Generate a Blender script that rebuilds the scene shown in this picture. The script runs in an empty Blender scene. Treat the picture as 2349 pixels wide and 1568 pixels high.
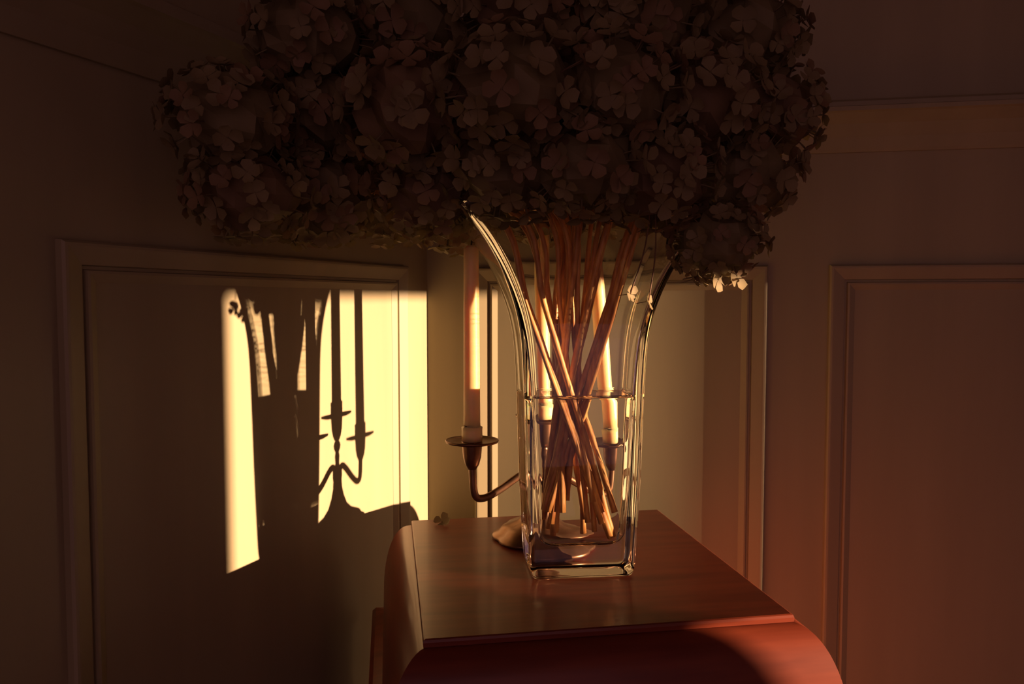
import bpy, bmesh, math, random
from mathutils import Vector, Matrix
random.seed(7)
sc = bpy.context.scene
COL = sc.collection

# ------------------------------------------------------------------ camera
EYE = 1.075                      # eye height; the chest top is .295 below it
TOP = EYE - 0.295
F_PX, W_PX, H_PX = 1757.6, 2349, 1568
TILT = math.radians(2.98)
cd = bpy.data.cameras.new('camera'); cam = bpy.data.objects.new('camera', cd); COL.objects.link(cam)
cd.sensor_width = 36.0; cd.lens = 36.0 * F_PX / W_PX; cd.clip_start = 0.01
cam.location = (0, 0, EYE); cam.rotation_euler = (math.radians(90) - TILT, 0, 0)
sc.camera = cam

# ------------------------------------------------------------------ world, sun, exposure
wd = bpy.data.worlds.new('dim_room'); sc.world = wd; wd.use_nodes = True
wb = wd.node_tree.nodes['Background']
wb.inputs[0].default_value = (1.0, 0.48, 0.58, 1); wb.inputs[1].default_value = 0.35
SUN_AZ, SUN_DROP = 0.268, 0.035
SUN_DIR = Vector((-math.cos(SUN_AZ), math.sin(SUN_AZ), -SUN_DROP)).normalized()
sl = bpy.data.lights.new('evening_sun', 'SUN'); so = bpy.data.objects.new('evening_sun', sl); COL.objects.link(so)
sl.energy = 18.0; sl.color = (1.0, 0.62, 0.39); sl.angle = math.radians(0.55)
so.rotation_euler = SUN_DIR.to_track_quat('-Z', 'Y').to_euler(); so.location = (3, -0.6, 1.6)
sl.cycles.is_caustics_light = True
sc.view_settings.view_transform = 'Standard'; sc.view_settings.look = 'None'
sc.view_settings.exposure = 0.0; sc.view_settings.gamma = 1.0; sc.view_settings.use_curve_mapping = False
cy = sc.cycles
cy.max_bounces = 12; cy.transmission_bounces = 12; cy.glossy_bounces = 4; cy.diffuse_bounces = 3; cy.transparent_max_bounces = 4
cy.use_adaptive_sampling = True; cy.adaptive_threshold = 0.07; cy.adaptive_min_samples = 16
cy.caustics_reflective = True; cy.caustics_refractive = True; cy.blur_glossy = 0.6
cy.sample_clamp_indirect = 6.0

# ------------------------------------------------------------------ helpers
def link(o, parent=None):
    COL.objects.link(o)
    if parent is not None: o.parent = parent
    return o
def tag(o, label=None, cat=None, group=None, kind=None):
    if label: o['label'] = label
    if cat: o['category'] = cat
    if group: o['group'] = group
    if kind: o['kind'] = kind
    return o
def mesh(name, verts, faces, mat, parent=None, smooth=False):
    me = bpy.data.meshes.new(name); me.from_pydata([tuple(v) for v in verts], [], faces); me.update()
    if mat: me.materials.append(mat)
    if smooth: me.polygons.foreach_set('use_smooth', [True] * len(me.polygons))
    return link(bpy.data.objects.new(name, me), parent)
def empty(name, loc=(0, 0, 0), rz=0.0):
    o = bpy.data.objects.new(name, None); COL.objects.link(o); o.location = loc; o.rotation_euler = (0, 0, rz)
    o.empty_display_size = 0.05
    return o
def fix(o):
    bm = bmesh.new(); bm.from_mesh(o.data); bmesh.ops.recalc_face_normals(bm, faces=bm.faces); bm.to_mesh(o.data); bm.free(); return o
def box(x0, x1, y0, y1, z0, z1):
    v = [(x, y, z) for z in (z0, z1) for y in (y0, y1) for x in (x0, x1)]
    f = [(0, 2, 3, 1), (4, 5, 7, 6), (0, 1, 5, 4), (2, 6, 7, 3), (0, 4, 6, 2), (1, 3, 7, 5)]
    return v, f
def merge(parts):
    V, F = [], []
    for v, f in parts:
        n = len(V); V += v; F += [tuple(i + n for i in q) for q in f]
    return V, F
def bevel(o, w, seg=2):
    bm = bmesh.new(); bm.from_mesh(o.data)
    bmesh.ops.bevel(bm, geom=list(bm.edges), offset=w, segments=seg, profile=0.6, affect='EDGES')
    bm.to_mesh(o.data); bm.free(); return o
def lathe(prof, n=40, lobes=0, amp=0.0):
    V, F = [], []
    for r, z in prof:
        for i in range(n):
            a = 2 * math.pi * i / n
            rr = r * (1 + amp * abs(math.cos(lobes * a / 2)) if lobes else 1)
            V.append((rr * math.cos(a), rr * math.sin(a), z))
    for j in range(len(prof) - 1):
        for i in range(n):
            F.append((j * n + i, j * n + (i + 1) % n, (j + 1) * n + (i + 1) % n, (j + 1) * n + i))
    F.append(tuple(reversed(range(n)))); m = (len(prof) - 1) * n; F.append(tuple(range(m, m + n)))
    return V, F
def tube(pts, rads, n=10):
    pts = [Vector(p) for p in pts]; V, F = [], []
    if not hasattr(rads, '__len__'): rads = [rads] * len(pts)
    prev = None
    for i, p in enumerate(pts):
        t = (pts[min(i + 1, len(pts) - 1)] - pts[max(i - 1, 0)]).normalized()
        if prev is None: u = t.orthogonal().normalized()
        else: u = (prev - t * prev.dot(t)).normalized()
        prev = u; w = t.cross(u)
        for k in range(n):
            a = 2 * math.pi * k / n
            V.append(p + (u * math.cos(a) + w * math.sin(a)) * rads[i])
    for j in range(len(pts) - 1):
        for k in range(n):
            F.append((j * n + k, j * n + (k + 1) % n, (j + 1) * n + (k + 1) % n, (j + 1) * n + k))
    F.append(tuple(reversed(range(n)))); m = (len(pts) - 1) * n; F.append(tuple(range(m, m + n)))
    return V, F
def spline(P, n=8):
    P = [Vector(p) for p in P]; Q = [P[0] * 2 - P[1]] + P + [P[-1] * 2 - P[-2]]; out = []
    for i in range(1, len(Q) - 2):
        for k in range(n):
            t = k / n; a, b, c, d = Q[i - 1], Q[i], Q[i + 1], Q[i + 2]
            out.append(0.5 * ((2 * b) + (c - a) * t + (2 * a - 5 * b + 4 * c - d) * t * t + (3 * b - a - 3 * c + d) * t ** 3))
    out.append(P[-1]); return out

# pixel -> point at depth (y) or height
CT, ST = math.cos(TILT), math.sin(TILT)
def ray(px, py):
    a, b = (px - 1174.5) / F_PX, -(py - 784) / F_PX
    return Vector((a, CT + ST * b, -ST + CT * b))
def at_depth(px, py, y):
    r = ray(px, py); r = r * (y / r.y); return Vector((r.x, r.y, r.z + EYE))

# ------------------------------------------------------------------ materials
def mat(name):
    m = bpy.data.materials.new(name); m.use_nodes = True
    nt = m.node_tree; return m, nt, nt.nodes['Principled BSDF']
def noise_ramp(nt, scale, c0, c1, stretch=(1, 1, 1), detail=4, coord='Object', p0=0.3, p1=0.7):
    tc = nt.nodes.new('ShaderNodeTexCoord'); mp = nt.nodes.new('ShaderNodeMapping'); nz = nt.nodes.new('ShaderNodeTexNoise'); rp = nt.nodes.new('ShaderNodeValToRGB')
    mp.inputs['Scale'].default_value = stretch
    nt.links.new(tc.outputs[coord], mp.inputs[0]); nt.links.new(mp.outputs[0], nz.inputs['Vector'])
    nz.inputs['Scale'].default_value = scale; nz.inputs['Detail'].default_value = detail
    nt.links.new(nz.outputs['Fac'], rp.inputs[0])
    rp.color_ramp.elements[0].position = p0; rp.color_ramp.elements[1].position = p1
    rp.color_ramp.elements[0].color = (*c0, 1); rp.color_ramp.elements[1].color = (*c1, 1)
    return rp, nz
def bump(nt, src, strength, dist, bsdf):
    b = nt.nodes.new('ShaderNodeBump'); b.inputs['Strength'].default_value = strength; b.inputs['Distance'].default_value = dist
    nt.links.new(src, b.inputs['Height']); nt.links.new(b.outputs[0], bsdf.inputs['Normal'])

M = {}
def simple(key, c0, c1, rough, scale=20, stretch=(1, 1, 1), bumps=0.0, dist=0.001, metal=0.0, coat=0.0, **kw):
    m, nt, b = mat(key); rp, nz = noise_ramp(nt, scale, c0, c1, stretch, **kw)
    nt.links.new(rp.outputs[0], b.inputs['Base Color']); b.inputs['Roughness'].default_value = rough
    b.inputs['Metallic'].default_value = metal; b.inputs['Coat Weight'].default_value = coat; b.inputs['Specular IOR Level'].default_value = 0.35 if key.startswith('mahogany') else 0.5; b.inputs['Coat Roughness'].default_value = 0.12
    if bumps: bump(nt, nz.outputs['Fac'], bumps, dist, b)
    M[key] = m; return m
simple('olive_paint', (0.29, 0.243, 0.135), (0.33, 0.278, 0.155), 0.6, 3.0, (6, 6, 0.5), bumps=0.05)
simple('mahogany', (0.13, 0.022, 0.010), (0.21, 0.040, 0.016), 0.36, 7.0, (1.0, 10, 10), bumps=0.04, dist=0.0005, coat=0.15)
simple('mahogany_side', (0.13, 0.022, 0.010), (0.21, 0.040, 0.016), 0.36, 7.0, (10, 1.0, 10), bumps=0.04, dist=0.0005, coat=0.15)
simple('bronze', (0.16, 0.085, 0.045), (0.26, 0.14, 0.075), 0.38, 60, metal=0.9, bumps=0.08)
simple('floor_wood', (0.10, 0.05, 0.025), (0.16, 0.08, 0.04), 0.5, 5, (1, 12, 1))
simple('plaster', (0.45, 0.40, 0.30), (0.52, 0.46, 0.34), 0.8, 6)
simple('stem_bark', (0.44, 0.15, 0.035), (0.86, 0.46, 0.13), 0.5, 160, (1, 1, 0.25), bumps=0.3, dist=0.0006)
simple('stalk', (0.10, 0.05, 0.025), (0.16, 0.08, 0.04), 0.7, 80)
simple('linen', (0.30, 0.27, 0.2), (0.36, 0.32, 0.24), 0.9, 60)
simple('stem_pith', (0.62, 0.46, 0.20), (0.70, 0.54, 0.26), 0.7, 200)
simple('brass_knob', (0.35, 0.2, 0.06), (0.42, 0.26, 0.08), 0.3, 50, metal=1.0)
simple('wick', (0.02, 0.015, 0.01), (0.04, 0.03, 0.02), 0.9, 200)
def petal_mat(key, c0, c1):
    m, nt, b = mat(key); rp, nz = noise_ramp(nt, 30, c0, c1)
    nt.links.new(rp.outputs[0], b.inputs['Base Color']); b.inputs['Roughness'].default_value = 0.7
    tr = nt.nodes.new('ShaderNodeBsdfTranslucent'); mx = nt.nodes.new('ShaderNodeMixShader'); mx.inputs[0].default_value = 0.3
    nt.links.new(rp.outputs[0], tr.inputs[0]); nt.links.new(b.outputs[0], mx.inputs[1]); nt.links.new(tr.outputs[0], mx.inputs[2])
    nt.links.new(mx.outputs[0], nt.nodes['Material Output'].inputs[0]); M[key] = m
petal_mat('petal', (0.22, 0.165, 0.075), (0.27, 0.21, 0.095))
petal_mat('petal_rust', (0.21, 0.13, 0.065), (0.26, 0.17, 0.08))
m, nt, b = mat('candle_wax'); rp, nz = noise_ramp(nt, 40, (0.86, 0.64, 0.27), (0.9, 0.70, 0.33))
nt.links.new(rp.outputs[0], b.inputs['Base Color']); b.inputs['Roughness'].default_value = 0.45
b.inputs['Subsurface Weight'].default_value = 0.6; b.inputs['Subsurface Radius'].default_value = (0.012, 0.006, 0.002); b.inputs['Subsurface Scale'].default_value = 1.0
M['candle_wax'] = m
def glass(key, ior, col=(1, 1, 1)):
    m = bpy.data.materials.new(key); m.use_nodes = True; nt = m.node_tree; nt.nodes.remove(nt.nodes['Principled BSDF'])
    g = nt.nodes.new('ShaderNodeBsdfGlass'); g.inputs['IOR'].default_value = ior; g.inputs['Roughness'].default_value = 0.0; g.inputs['Color'].default_value = (*col, 1)
    nt.links.new(g.outputs[0], nt.nodes['Material Output'].inputs[0]); M[key] = m; return m
glass('crystal', 1.5, (0.985, 0.99, 0.98)); glass('water_side', 1.33 / 1.5); glass('water_top', 1.33)

# ------------------------------------------------------------------ room shell
CORNER = Vector((-0.13727, 1.24223, 0)); TH, BW = 0.42846, 0.16957
LD = Vector((math.sin(TH), math.cos(TH), 0)); LN = Vector((math.cos(TH), -math.sin(TH), 0))      # along left wall / into room
BD = Vector((math.cos(BW), -math.sin(BW), 0)); BN = Vector((-math.sin(BW), -math.cos(BW), 0))
CEIL = 2.5
def frame_obj(o, origin, d, n):
    o.matrix_world = Matrix(((d.x, n.x, 0, origin.x), (d.y, n.y, 0, origin.y), (0, 0, 1, 0), (0, 0, 0, 1)))
PROF = [(0.0, 0.0), (0.0005, 0.0075), (0.0025, 0.0098), (0.005, 0.0100), (0.007, 0.0095), (0.0215, 0.0045), (0.0225, 0.0005), (0.0255, 0.0005), (0.0265, 0.0050), (0.029, 0.0055), (0.037, 0.0015), (0.038, -0.001)]
def moulding(parent, s0, s1, z0, z1):
    V, F = [], []; n = len(PROF)
    for cx, cz, sx, sz in ((s0, z0, 1, 1), (s1, z0, -1, 1), (s1, z1, -1, -1), (s0, z1, 1, -1)):
        for a, w in PROF: V.append((cx + sx * a, w, cz + sz * a))
    for k in range(4):
        for j in range(n - 1):
            F.append((k * n + j, ((k + 1) % 4) * n + j, ((k + 1) % 4) * n + j + 1, k * n + j + 1))
    o = mesh('panel_moulding', V, F, M['olive_paint'], parent); fix(o)
    pv, pf = box(s0 + 0.036, s1 - 0.036, -0.004, 0.0012, z0 + 0.036, z1 - 0.036)
    mesh('panel', pv, pf, M['olive_paint'], parent)
def extrude(name, prof, s0, s1, parent, m):
    n = len(prof); V = [(s0, w, z) for w, z in prof] + [(s1, w, z) for w, z in prof]
    F = [(i, (i + 1) % n, n + (i + 1) % n, n + i) for i in range(n)] + [tuple(range(n)), tuple(reversed(range(n, 2 * n)))]
    return fix(mesh(name, V, F, m, parent))
PZ0, PZ1 = 0.22, TOP + 0.350
def panelled(name, origin, d, n, s0, s1, panels):
    v, f = box(s0, s1, -0.12, 0, 0, CEIL); w = mesh(name, v, f, M['olive_paint']); frame_obj(w, origin, d, n)
    for a, b in panels: moulding(w, a, b, PZ0, PZ1)
    R0 = TOP + 0.513
    rail = [(0, R0), (0.004, R0), (0.006, R0 + 0.004), (0.012, R0 + 0.020), (0.022, R0 + 0.037), (0.036, R0 + 0.050), (0.040, R0 + 0.052), (0.040, R0 + 0.058),
            (0.034, R0 + 0.060), (0.034, R0 + 0.066), (0.028, R0 + 0.070), (0, R0 + 0.070)]
    extrude('dado_rail', rail, s0, s1, w, M['olive_paint'])
    extrude('baseboard', [(0, 0), (0.018, 0), (0.018, 0.11), (0.012, 0.13), (0.004, 0.14), (0, 0.14)], s0, s1, w, M['olive_paint'])
    return w
wl = panelled('wall_left', CORNER, LD, LN, -2.9, 0.0, [(-0.628, -0.068), (-1.275, -0.715), (-1.92, -1.36)])
tag(wl, 'olive green panelled wall at the left carrying the bright sun patch and shadows', kind='structure')
RW = 2.2
wbk = panelled('wall_back', CORNER, BD, BN, 0.0, RW + 0.12, [(0.079, 0.528), (0.615, 1.064), (1.151, 1.60), (1.687, 2.136)])
tag(wbk, 'olive green panelled wall behind the vase with rail moulding', kind='structure')
# right wall with the window the evening sun comes through (off frame)
WY0, WY1, WZ0, WZ1 = 0.178, 0.674, 0.35, EYE + 0.0900
RO = CORNER + BD * RW
parts = [box(0, WY0, -0.12, 0, 0, CEIL), box(WY1, 3.2, -0.12, 0, 0, CEIL), box(WY0, WY1, -0.12, 0, 0, WZ0), box(WY0, WY1, -0.12, 0, WZ1, CEIL)]
v, f = merge(parts); wr = mesh('wall_right', v, f, M['plaster']); frame_obj(wr, RO, BN, -BD)
tag(wr, 'plaster wall at the right with the low window opening', kind='structure')
v, f = merge([box(WY0 - 0.05, WY0, 0, 0.02, WZ0 - 0.05, WZ1 + 0.05), box(WY1, WY1 + 0.05, 0, 0.02, WZ0 - 0.05, WZ1 + 0.05),
              box(WY0, WY1, 0, 0.02, WZ1, WZ1 + 0.05), box(WY0, WY1, 0, 0.035, WZ0 - 0.05, WZ0)])
wf = mesh('window_1', v, f, M['olive_paint']); frame_obj(wf, RO, BN, -BD); tag(wf, 'olive painted casing around the open sash window', kind='structure')
CV, CF = [], []  # added out-of-view cloth, blocks one side of the sunbeam above its hem
for j, zz in enumerate((WZ1 + 0.07, EYE - 0.236)):
    for i in range(25):
        q = i / 24; CV.append((0.640 + 0.15 * q, 0.045 + 0.008 * math.sin(q * 22), zz))
for i in range(24): CF.append((i, i + 1, 26 + i, 25 + i))
cu = mesh('sun_blocker_cloth', CV, CF, M['linen'], None, True); frame_obj(cu, RO, BN, -BD); md = cu.modifiers.new('cloth', 'SOLIDIFY'); md.thickness = 0.002
tag(cu, 'added cloth outside the view that trims one side of the sunbeam', 'light blocker')
fo = mesh('floor', *box(-2.4, 3.2, -2.6, 2.2, -0.05, 0), M['floor_wood']); tag(fo, 'dark wooden floor', kind='structure')
ce = mesh('ceiling', *box(-2.4, 3.2, -2.6, 2.2, CEIL, CEIL + 0.05), M['plaster']); tag(ce, 'pale plaster ceiling', kind='structure')

# ------------------------------------------------------------------ chest
CH = empty('wooden_chest', (0.0652, 0.8677, 0), math.radians(9.1))
tag(CH, 'glossy dark mahogany chest with rounded shoulders carrying the glass vase', 'chest')
HX, HY = 0.1745, 0.1865
def ring(s, z, r=0.0):
    x, y = HX + s, HY + s
    return [(-x, -y, z), (x, -y, z), (x, y, z), (-x, y, z)]
def ringloft(name, prof, m, parent, cap=True, smooth=False):
    V, F = [], []
    for s, z in prof: V += ring(s, z)
    for j in range(len(prof) - 1):
        for k in range(4): F.append((j * 4 + k, j * 4 + (k + 1) % 4, (j + 1) * 4 + (k + 1) % 4, (j + 1) * 4 + k))
    if cap:
        F.append((3, 2, 1, 0)); q = 4 * (len(prof) - 1); F.append((q, q + 1, q + 2, q + 3))
    return fix(mesh(name, V, F, m, parent))
t = TOP
ringloft('top_panel', [(-0.002, t - 0.008), (0.0, t - 0.0072), (0.0004, t - 0.003), (-0.0005, t - 0.0008), (-0.002, t)], M['mahogany'], CH)
A, HH = 0.038, 0.100
arc = [(-0.0005 + A * math.sin(q * math.pi / 2 / 16), t - 0.0075 - HH * (1 - math.cos(q * math.pi / 2 / 16))) for q in range(17)]
# shoulders: one curved board for each side, mitred at the corners
for k in range(4):
    V, F = [], []
    for s, z in arc + [(A - 0.02, t - 0.1075), (-0.02, t - 0.0095)]:
        r = ring(s, z); V += [r[k], r[(k + 1) % 4]]
    n = len(V) // 2
    for j in range(n): F.append((2 * j, 2 * j + 1, (2 * ((j + 1) % n)) + 1, 2 * ((j + 1) % n)))
    F.append(tuple(range(0, 2 * n, 2))); F.append(tuple(reversed(range(1, 2 * n, 2))))
    o = fix(mesh('shoulder_board', V, F, M['mahogany'] if k % 2 == 0 else M['mahogany_side'], CH))
    for p in o.data.polygons: p.use_smooth = len(p.vertices) == 4
    mo = o.modifiers.new('edges', 'EDGE_SPLIT'); mo.split_angle = math.radians(40)
pz = t - 0.135
ringloft('frieze_board', [(A - 0.001, t - 0.1074), (A - 0.001, pz)], M['mahogany'], CH)
ringloft('plinth_moulding', [(0.036, pz), (0.049, pz - 0.002), (0.054, pz - 0.008), (0.054, pz - 0.016), (0.050, pz - 0.022), (0.045, pz - 0.026)], M['mahogany'], CH)
ringloft('body', [(0.046, pz - 0.0255), (0.046, 0.10)], M['mahogany'], CH)
for sx in (-1, 1):
    x0, x1 = (-0.215, -0.003) if sx < 0 else (0.003, 0.215)
    d = bevel(mesh('door', *box(x0, x1, -HY - 0.058, -HY - 0.0455, 0.13, pz - 0.05), M['mahogany'], CH), 0.003)
    V, F = lathe([(0.004, 0), (0.004, 0.008), (0.009, 0.014), (0.010, 0.020), (0.006, 0.025)], 16)
    kn = mesh('knob', [(sx * 0.02 + a, -HY - 0.058 - c, 0.42 + b_) for a, b_, c in V], F, M['brass_knob'], d, True)
for sx in (-1, 1):
    for sy in (-1, 1):
        V, F = lathe([(0.012, 0.0), (0.020, 0.012), (0.028, 0.05), (0.022, 0.085), (0.026, 0.10)], 20)
        mesh('foot', [(a + sx * (HX + 0.02), b_ + sy * (HY + 0.02), c) for a, b_, c in V], F, M['mahogany'], CH, True)

# ------------------------------------------------------------------ vase and water
VZ = math.radians(6.3); VC = Vector((0.0727, 0.8408, TOP + 0.0002)); DEP = 0.66
OUT = [(0.0, 0.0520), (0.0010, 0.0540), (0.004, 0.0560), (0.015, 0.0578), (0.06, 0.0600), (0.11, 0.0620), (0.16, 0.0634), (0.20, 0.0646), (0.235, 0.0660), (0.26, 0.0682),
       (0.285, 0.0732), (0.31, 0.0815), (0.335, 0.0925), (0.36, 0.1075), (0.378, 0.1220), (0.390, 0.1340)]
FLOOR_H, WATER_H, RIM_H = 0.031, 0.1960, 0.390
def interp(tab, h):
    for (a, x), (b, y) in zip(tab, tab[1:]):
        if h <= b: return x + (y - x) * (h - a) / (b - a)
    return tab[-1][1]
def smooth_out(h):
    return sum(interp(OUT, min(max(h + k * 0.006, 0.004), 0.390)) for k in (-1.5, -1, -.5, 0, .5, 1, 1.5)) / 7 if 0.02 < h < 0.38 else interp(OUT, h)
def section(hx, hy, r, z, n=9, seg=10):
    P = []
    r = min(r, hx * 0.98, hy * 0.98)
    cs = ((hx - r, hy - r, 0), (-hx + r, hy - r, 90), (-hx + r, -hy + r, 180), (hx - r, -hy + r, 270))
    for i, (cx, cy_, a0) in enumerate(cs):
        arcp = [(cx + r * math.cos(math.radians(a0 + 90 * k / n)), cy_ + r * math.sin(math.radians(a0 + 90 * k / n))) for k in range(n + 1)]
        P += arcp
        nx, ny, a1 = cs[(i + 1) % 4]; a1 = math.radians(a1)
        q0, q1 = arcp[-1], (nx + r * math.cos(a1), ny + r * math.sin(a1))
        P += [(q0[0] + (q1[0] - q0[0]) * k / seg, q0[1] + (q1[1] - q0[1]) * k / seg) for k in range(1, seg)]
    return [(x, y, z) for x, y in P]
def thick(h): return 0.0125 - 0.0075 * min(1, max(0, (h - 0.03) / 0.33))
def inner(h):
    w = smooth_out(h) - thick(h); d_ = smooth_out(h) * DEP - thick(h)
    k = max(0.0, 1 - (h - FLOOR_H) / 0.016)                    # rounded inner floor
    sh = 0.016 * (1 - math.sqrt(max(0, 1 - k * k)))
    return w - sh, d_ - sh
def loft(secs, cap0=False, cap1=False):
    n = len(secs[0]); V, F = [], []
    for s in secs: V += s
    for j in range(len(secs) - 1):
        for k in range(n): F.append((j * n + k, j * n + (k + 1) % n, (j + 1) * n + (k + 1) % n, (j + 1) * n + k))
    if cap0: F.append(tuple(reversed(range(n))))
    if cap1: F.append(tuple(range((len(secs) - 1) * n, len(secs) * n)))
    return V, F
V_ = empty('glass_vase', VC, VZ)
tag(V_, 'flared square clear glass vase half full of water holding dried stems', 'vase')
secs = []
hs_out = [0.0, 0.001, 0.004] + [0.006 + (0.390 - 0.006) * i / 56 for i in range(57)]
for h in hs_out:
    w = smooth_out(h); secs.append(section(w, w * DEP, 0.0075 if h > 0.003 else 0.006, h))
wt = smooth_out(0.390)
for q in range(1, 8):                                         # rounded rim
    a = math.pi * q / 8; tt = 0.0050
    off = tt * (1 - math.cos(a)) / 2; secs.append(section(wt - off, wt * DEP - off, 0.0072, 0.390 + 0.0025 * math.sin(a)))
hs_in = [0.390 - (0.390 - WATER_H) * i / 30 for i in range(31)]
for h in hs_in:
    w, d_ = inner(h); secs.append(section(w, d_, 0.0065 + thick(h) * 0.1, h))
gv, gf = loft(secs, cap0=True)
go = mesh('glass_body', gv, gf, M['crystal'], V_, True)
fix(go)
# ensure outward normals: bottom cap must look down
if min(go.data.polygons, key=lambda p: p.center.z).normal.z > 0: go.data.flip_normals()
go.data.polygons[len(gf) - 1].use_smooth = False
# water: sides and floor meet the glass, so the same inner profile
hs_w = [FLOOR_H + 0.0165 * (1 - math.cos(math.pi / 2 * i / 8)) for i in range(9)] + [0.048 + (WATER_H - 0.048) * i / 20 for i in range(1, 21)]
wsec = [section(*inner(hs_w[0] + 1e-5), 0.004, FLOOR_H)]
for h in hs_w[1:]:
    w, d_ = inner(h); wsec.append(section(w, d_, 0.0065 + thick(h) * 0.1, h))
nside = len(wsec)
w, d_ = inner(WATER_H)
for off, dz in ((0.0006, -0.0011), (0.0014, -0.0019), (0.0028, -0.0024), (0.005, -0.0026), (0.012, -0.0026), (0.025, -0.0026)):
    wsec.append(section(w - off, d_ - off, max(0.001, 0.0075 - off * 0.3), WATER_H + dz))
wv, wfc = loft(wsec, cap0=True, cap1=True)
WO = empty('vase_water', VC, VZ); tag(WO, 'clear water filling the lower half of the glass vase around the stems', 'water')
wo = mesh('water_body', wv, wfc, M['water_side'], WO, True); wo.data.materials.append(M['water_top'])
nn = len(wsec[0]); 
for p in wo.data.polygons:
    if min(p.vertices) >= (nside - 1) * nn: p.material_index = 1
fix(wo)
if min(wo.data.polygons, key=lambda p: p.center.z).normal.z > 0: wo.data.flip_normals()
for p in wo.data.polygons:
    if len(p.vertices) > 4: p.use_smooth = False
for o in (go, wo): o.cycles.is_caustics_caster = True

# ------------------------------------------------------------------ candelabra and candles
CC = Vector((0.0365, 0.9490, TOP)); 
CA = empty('candelabra', CC, 0); tag(CA, 'bronze three-armed candelabra with lobed foot standing behind the vase', 'candelabra')
def lath(name, prof, m, parent, loc=(0, 0, 0), n=36, lobes=0, amp=0.0, smooth=True):
    v, f = lathe(prof, n, lobes, amp)
    return fix(mesh(name, [(a + loc[0], b_ + loc[1], c + loc[2]) for a, b_, c in v], f, m, parent, smooth))
lath('base', [(0.054, 0.0), (0.058, 0.002), (0.057, 0.005), (0.050, 0.009), (0.046, 0.014), (0.040, 0.017), (0.028, 0.022), (0.019, 0.030), (0.013, 0.042), (0.0095, 0.054), (0.0085, 0.066)], M['bronze'], CA, n=64, lobes=8, amp=0.07)
lath('stem', [(0.0088, 0.062), (0.0100, 0.070), (0.0100, 0.078), (0.006, 0.082), (0.0042, 0.088), (0.0050, 0.098), (0.0038, 0.103), (0.0066, 0.108), (0.0074, 0.112), (0.0060, 0.116), (0.0038, 0.119), (0.0070, 0.124)], M['bronze'], CA)
def holder(base, ztop, parent, h=0.034):
    bx, by = base
    lath('candle_socket', [(0.0050, ztop - h), (0.0085, ztop - h + 0.006), (0.0110, ztop - h * 0.55), (0.0122, ztop - 0.004), (0.0128, ztop), (0.0105, ztop), (0.0100, ztop - 0.006)], M['bronze'], parent, (bx, by, 0))
    lath('drip_pan', [(0.0125, ztop - 0.0035), (0.022, ztop - 0.003), (0.0315, ztop - 0.0008), (0.0325, ztop + 0.0012), (0.0318, ztop + 0.0022), (0.030, ztop + 0.0012), (0.020, ztop - 0.0008), (0.0105, ztop - 0.001)], M['bronze'], parent, (bx, by, 0), 48)
holder((0, 0), 0.153, CA)
LA = Vector((-0.0483, 0.920, EYE - 0.1684)) - CC; RA = Vector((0.1238, 0.979, EYE - 0.1762)) - CC
for P in (LA, RA):
    holder((P.x, P.y), P.z, CA)
    u = Vector((P.x, P.y, 0)); L_ = u.length; u.normalize()
    zb = P.z - 0.034
    pts = [u * 0.004 + Vector((0, 0, 0.074)), u * (L_ * 0.18) + Vector((0, 0, 0.083)), u * (L_ * 0.34) + Vector((0, 0, 0.079)), u * (L_ * 0.62) + Vector((0, 0, 0.064)),
           u * (L_ * 0.84) + Vector((0, 0, 0.056)), u * (L_ * 0.965) + Vector((0, 0, 0.062)), u * L_ + Vector((0, 0, zb + 0.003))]
    v, f = tube(spline(pts, 8), 0.0046, 12); mesh('arm', v, f, M['bronze'], CA, True)
def candle(base, top, label, r=0.0102):
    o = empty('candle', base); tag(o, label, 'candle', None)
    ax = top - base; n = 14; P, R = [], []
    for i in range(n + 1):
        q = i / n; P.append(ax * q); R.append(r * (1 - 0.12 * q))
    P = [Vector((0, 0, -0.0005)), Vector((0, 0, 0.006))] + [ax * (0.012 / ax.length), ax * (0.0165 / ax.length), ax * (0.019 / ax.length)] + P[1:]
    R = [r * 1.22, r * 1.24, r * 1.22, r * 1.25, r * 1.02] + R[1:]
    P.append(ax + Vector((0, 0, 0.004))); R.append(r * 0.45)
    v, f = tube(P, R, 24); mesh('wax_body', v, f, M['candle_wax'], o, True)
    v, f = tube([ax, ax + Vector((0.0005, 0, 0.008)), ax + Vector((0.002, 0.0006, 0.013))], 0.0011, 6); mesh('wick', v, f, M['wick'], o, True)
    return o
pz_ = 0.0012
c1 = candle(CC + LA + Vector((0, 0, pz_)), CC + LA + Vector((-0.0005, 0.0, 0.232)), 'cream candle standing clear to the left of the vase')
c2 = candle(CC + Vector((0, 0, 0.153 + pz_)), CC + Vector((0.0, 0, 0.385)), 'cream candle in the tall middle socket behind the stems')
c3 = candle(CC + RA + Vector((0, 0, pz_)), CC + RA + Vector((-0.018, 0.003, 0.222)), 'cream candle leaning behind the right half of the vase')

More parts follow.
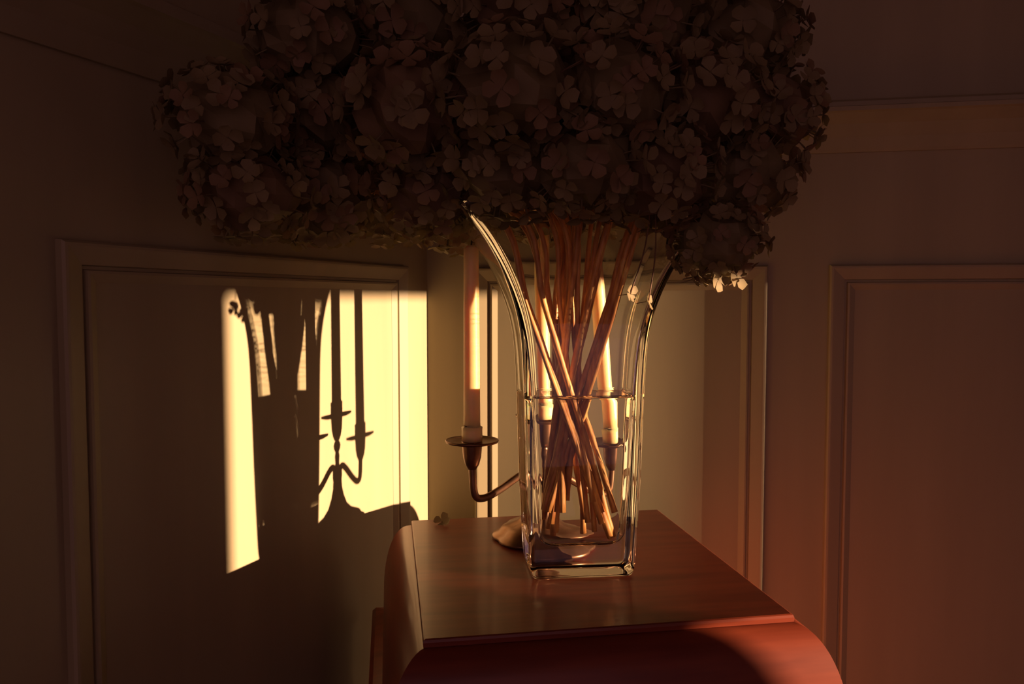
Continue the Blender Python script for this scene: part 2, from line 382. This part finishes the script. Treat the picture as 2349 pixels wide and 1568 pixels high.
# ------------------------------------------------------------------ dried hydrangeas
def floret_mesh(idx):
    rnd = random.Random(100 + idx); V, F = [], []
    for k in range(4):
        a = math.pi / 2 * k + rnd.uniform(-0.18, 0.18); L = 0.0125 * rnd.uniform(0.85, 1.1); Wd = L * rnd.uniform(0.42, 0.5); cup = rnd.uniform(0.1, 0.5)
        out = [(0.0, 0.0), (0.25, -0.5), (0.6, -1.0), (0.92, -0.72), (0.96, 0.0), (0.92, 0.72), (0.6, 1.0), (0.25, 0.5)]
        n0 = len(V); ca, sa = math.cos(a), math.sin(a)
        for x, y in out + [(0.55, 0.0)]:
            z = cup * L * x * x - (0.12 * L if (x, y) == (0.55, 0.0) else 0) + rnd.uniform(-0.04, 0.04) * L
            X, Y = x * L, y * Wd
            V.append((X * ca - Y * sa, X * sa + Y * ca, z + 0.0004 * (k % 2)))
        c = n0 + 8
        for j in range(8): F.append((c, n0 + j, n0 + (j + 1) % 8))
    n0 = len(V)                                                 # short pedicel below the petals
    for z, r in ((0.0006, 0.0009), (-0.018, 0.0005)):
        for k in range(4): V.append((r * math.cos(k * math.pi / 2), r * math.sin(k * math.pi / 2), z))
    F += [(n0 + k, n0 + (k + 1) % 4, n0 + 4 + (k + 1) % 4, n0 + 4 + k) for k in range(4)] + [(n0, n0 + 3, n0 + 2, n0 + 1)]
    me = bpy.data.meshes.new('floret'); me.from_pydata(V, [], F); me.update()
    me.polygons.foreach_set('use_smooth', [True] * len(me.polygons))
    return me
FM = [floret_mesh(i) for i in range(6)]
for i, me in enumerate(FM): me.materials.append(M['petal_rust'] if i in (2, 5) else M['petal'])
VQ = Matrix.Rotation(VZ, 3, 'Z')
def in_vase(x, y, h): return VC + VQ @ Vector((x, y, 0)) + Vector((0, 0, h))
HEADS = [ # px, py, depth, radius, label
 (575, 440, 0.74, 0.060, 'dried hydrangea lowest at the far left of the bouquet'),
 (730, 450, 0.82, 0.066, 'dried hydrangea second from the left along the bouquet underside'),
 (880, 455, 0.95, 0.070, 'dried hydrangea above the candelabra shadow on the wall'),
 (985, 430, 0.80, 0.062, 'dried hydrangea just left of the vase rim'),
 (1035, 485, 1.03, 0.066, 'dried hydrangea hanging over the left candle'),
 (1165, 380, 0.74, 0.064, 'dried hydrangea over the front left corner of the vase rim'),
 (1240, 470, 0.98, 0.066, 'dried hydrangea behind the vase above the middle candle'),
 (1335, 375, 0.72, 0.062, 'dried hydrangea over the front middle of the vase rim'),
 (1420, 455, 0.97, 0.064, 'dried hydrangea behind the vase above the leaning candle'),
 (1500, 400, 0.76, 0.064, 'dried hydrangea over the front right corner of the vase rim'),
 (1645, 552, 0.78, 0.050, 'dried hydrangea at the lower right whose petals catch the sun'),
 (1700, 400, 0.84, 0.066, 'dried hydrangea above the sunlit petals at the right'),
 (1760, 265, 0.90, 0.070, 'dried hydrangea at the right edge beside the pale rail'),
 (530, 270, 0.72, 0.062, 'dried hydrangea at the far left, middle tier of the bouquet'),
 (730, 260, 0.80, 0.070, 'dried hydrangea second from the left, middle tier of the bouquet'),
 (950, 250, 0.74, 0.072, 'dried hydrangea third from the left, middle tier of the bouquet'),
 (1180, 210, 0.69, 0.070, 'dried hydrangea in the very middle of the bouquet'),
 (1400, 215, 0.72, 0.070, 'dried hydrangea right of centre, middle tier of the bouquet'),
 (1600, 230, 0.78, 0.070, 'dried hydrangea second from the right, middle tier of the bouquet'),
 (710, 80, 0.76, 0.064, 'dried hydrangea leftmost in the top tier of the bouquet'),
 (930, 50, 0.82, 0.075, 'dried hydrangea second from the left in the top tier'),
 (1190, 20, 0.78, 0.075, 'dried hydrangea in the middle of the top tier'),
 (1450, 40, 0.80, 0.075, 'dried hydrangea fourth from the left in the top tier'),
 (1690, 90, 0.88, 0.075, 'dried hydrangea rightmost in the top tier of the bouquet'),
]
rs = random.Random(5); ROOTS, HC = [], []
STEMS = []
for i in range(len(HEADS)):
    q = (i + 0.5) / len(HEADS)
    while True:
        side = rs.choice((-1, 1))
        fx = side * rs.uniform(0.006, 0.041); fy = rs.uniform(-0.022, 0.022); fh = rs.choice((0.037, 0.044, 0.055, 0.068, 0.080, 0.095))
        nx = -side * rs.uniform(-0.016, 0.022) - 0.008; ny = rs.uniform(-0.016, 0.016)
        k = (0.385 - fh) / (0.205 - fh); rx, ry = fx + (nx - fx) * k, fy + (ny - fy) * k
        if -0.095 < rx < 0.075 and abs(ry) < 0.045: break
    STEMS.append((rx, ry, fx, fy, fh, nx, ny))
STEMS.sort(); ORDER = sorted(range(len(HEADS)), key=lambda i: (HEADS[i][0] - 1174.5) * HEADS[i][2])
STEM_OF = {h: STEMS[k] for k, h in enumerate(ORDER)}
def make_floret(parent, loc, nrm, rnd, scale=1.0, mi=None):
    o = bpy.data.objects.new('floret', FM[rnd.randrange(6) if mi is None else mi]); COL.objects.link(o); o.parent = parent
    o.location = loc; q = nrm.to_track_quat('Z', 'Y'); o.rotation_mode = 'QUATERNION'
    from mathutils import Quaternion
    o.rotation_quaternion = q @ Quaternion((0, 0, 1), rnd.uniform(0, 6.28)); s = scale * rnd.uniform(0.85, 1.15); o.scale = (s, s, s)
    return o
for i, (px, py, dep, rad, lab) in enumerate(HEADS):
    hc = at_depth(px, py, dep)
    root = empty('hydrangea', (0, 0, 0)); tag(root, lab, 'flower', 'dried hydrangeas in the glass vase')
    ROOTS.append(root); HC.append(hc)
    # stem: foot on the vase floor, through the crowded neck, out over the rim, into the head
    rx, ry, fx, fy, fh, nx, ny = STEM_OF[i]
    foot = in_vase(fx, fy, fh); neck = in_vase(nx, ny, 0.205); rim = in_vase(rx, ry, 0.385)
    wob = Vector((rs.uniform(-1, 1), rs.uniform(-1, 1), 0)) * 0.0015
    pts = spline([foot, foot.lerp(neck, 0.5) + wob, neck, neck.lerp(rim, 0.5) - wob, rim, rim.lerp(hc, 0.5) + Vector((0, max(0, rim.y - hc.y) * 0.5 + 0.02, 0.02)), hc], 6)
    r0 = rs.uniform(0.0030, 0.0041)
    st = mesh('stem', *tube(pts, [r0 * (1 + 0.10 * math.sin(j * 1.7 + i)) * (1 - 0.25 * j / len(pts)) for j in range(len(pts))], 10), M['stem_bark'], root, True)
    st.data.materials.append(M['stem_pith'])
    st.data.polygons[len(st.data.polygons) - 2].material_index = 1
    st.cycles.is_caustics_receiver = True
    # stalks inside the head
    stalks = []
    N = 74
    for k in range(N):
        zz = 1 - 2 * (k + 0.5) / N; a = k * 2.39996 + i; rr = math.sqrt(1 - zz * zz)
        nrm = Vector((rr * math.cos(a), rr * math.sin(a), zz)); nrm = (nrm + Vector((rs.uniform(-.25, .25), rs.uniform(-.25, .25), rs.uniform(-.25, .25)))).normalized()
        rr_ = rad * rs.uniform(0.86, 1.06); sq = Vector((1, 1, 0.82))
        loc = hc + Vector((nrm.x * sq.x, nrm.y * sq.y, nrm.z * sq.z)) * rr_
        make_floret(root, loc, nrm, rs, rad / 0.062)
        if k % 3 == 0: stalks.append(tube([hc + (loc - hc) * 0.05, hc + (loc - hc) * 0.5 + Vector((0, 0, -0.003)), loc - nrm * 0.012], [0.0014, 0.0010, 0.0006], 5))
    cv, cf = [], []; NU, NV = 16, 9                             # dense crumpled inner florets that close the head
    for a in range(1, NV):
        for b_ in range(NU):
            th, ph = math.pi * a / NV, 2 * math.pi * b_ / NU; rr = rad * rs.uniform(0.66, 0.86)
            cv.append(hc + Vector((rr * math.sin(th) * math.cos(ph), rr * math.sin(th) * math.sin(ph), 0.82 * rr * math.cos(th))))
    for a in range(NV - 2):
        for b_ in range(NU): cf.append((a * NU + b_, (a + 1) * NU + b_, (a + 1) * NU + (b_ + 1) % NU, a * NU + (b_ + 1) % NU))
    cf += [tuple(range(NU)), tuple(reversed(range((NV - 2) * NU, (NV - 1) * NU)))]
    mesh('inner_florets', cv, cf, M['petal_rust'] if i % 3 == 0 else M['petal'], root)['kind'] = 'stuff'
    v, f = merge(stalks); mesh('head_stalks', v, f, M['stalk'], root)

# drooping florets that reach down into the sun
def droop(head, px, py, dep, nrm, sc_, mi):
    root = ROOTS[head]; p = at_depth(px, py, dep); hc = HC[head]
    make_floret(root, p, Vector(nrm).normalized(), random.Random(int(px)), sc_, mi)
    q = p.lerp(hc, 0.45) + Vector((0.004, -0.003, -0.004))
    mesh('drooping_stalk', *tube(spline([p, q, hc], 5), 0.0007, 5), M['stalk'], root, True)
for a in ((10, 1610, 630, 0.765, (0.75, -0.65, 0.2), 1.15, 0), (10, 1648, 640, 0.76, (0.7, -0.7, -0.1), 1.25, 1), (10, 1690, 632, 0.775, (0.65, -0.75, 0.1), 1.3, 3),
          (10, 1590, 640, 0.77, (0.9, -0.5, 0.3), 0.7, 4), (10, 1668, 600, 0.765, (0.9, -0.6, 0.0), 1.0, 0), (9, 1446, 674, 0.742, (0.75, -0.65, 0.1), 0.75, 0), (9, 1488, 690, 0.75, (0.9, -0.4, 0.2), 0.8, 3)):
    droop(*a)

for k, root in enumerate(ROOTS):                               # each root sits at the foot of its stem
    st_ = STEM_OF[k]
    base = in_vase(st_[2], st_[3], st_[4]); root.location = base
    for ch in root.children: ch.location = ch.location - base

# loose florets on the chest top and clinging to the glass
fallen = empty('fallen_floret', at_depth(1014, 1199, 1.005)); fallen.location.z = TOP + 0.004
tag(fallen, 'fallen pale floret lying on the back edge of the chest top', 'flower')
o = make_floret(fallen, Vector((0, 0, 0.0)), Vector((-0.25, -0.65, 0.7)), random.Random(3), 1.0, 0)

for o in [wl] + list(wl.children) + list(CA.children) + [x.children[0] for x in (c1, c2, c3)] + [x for x in CH.children if x.name.startswith('top_panel')]: o.cycles.is_caustics_receiver = True
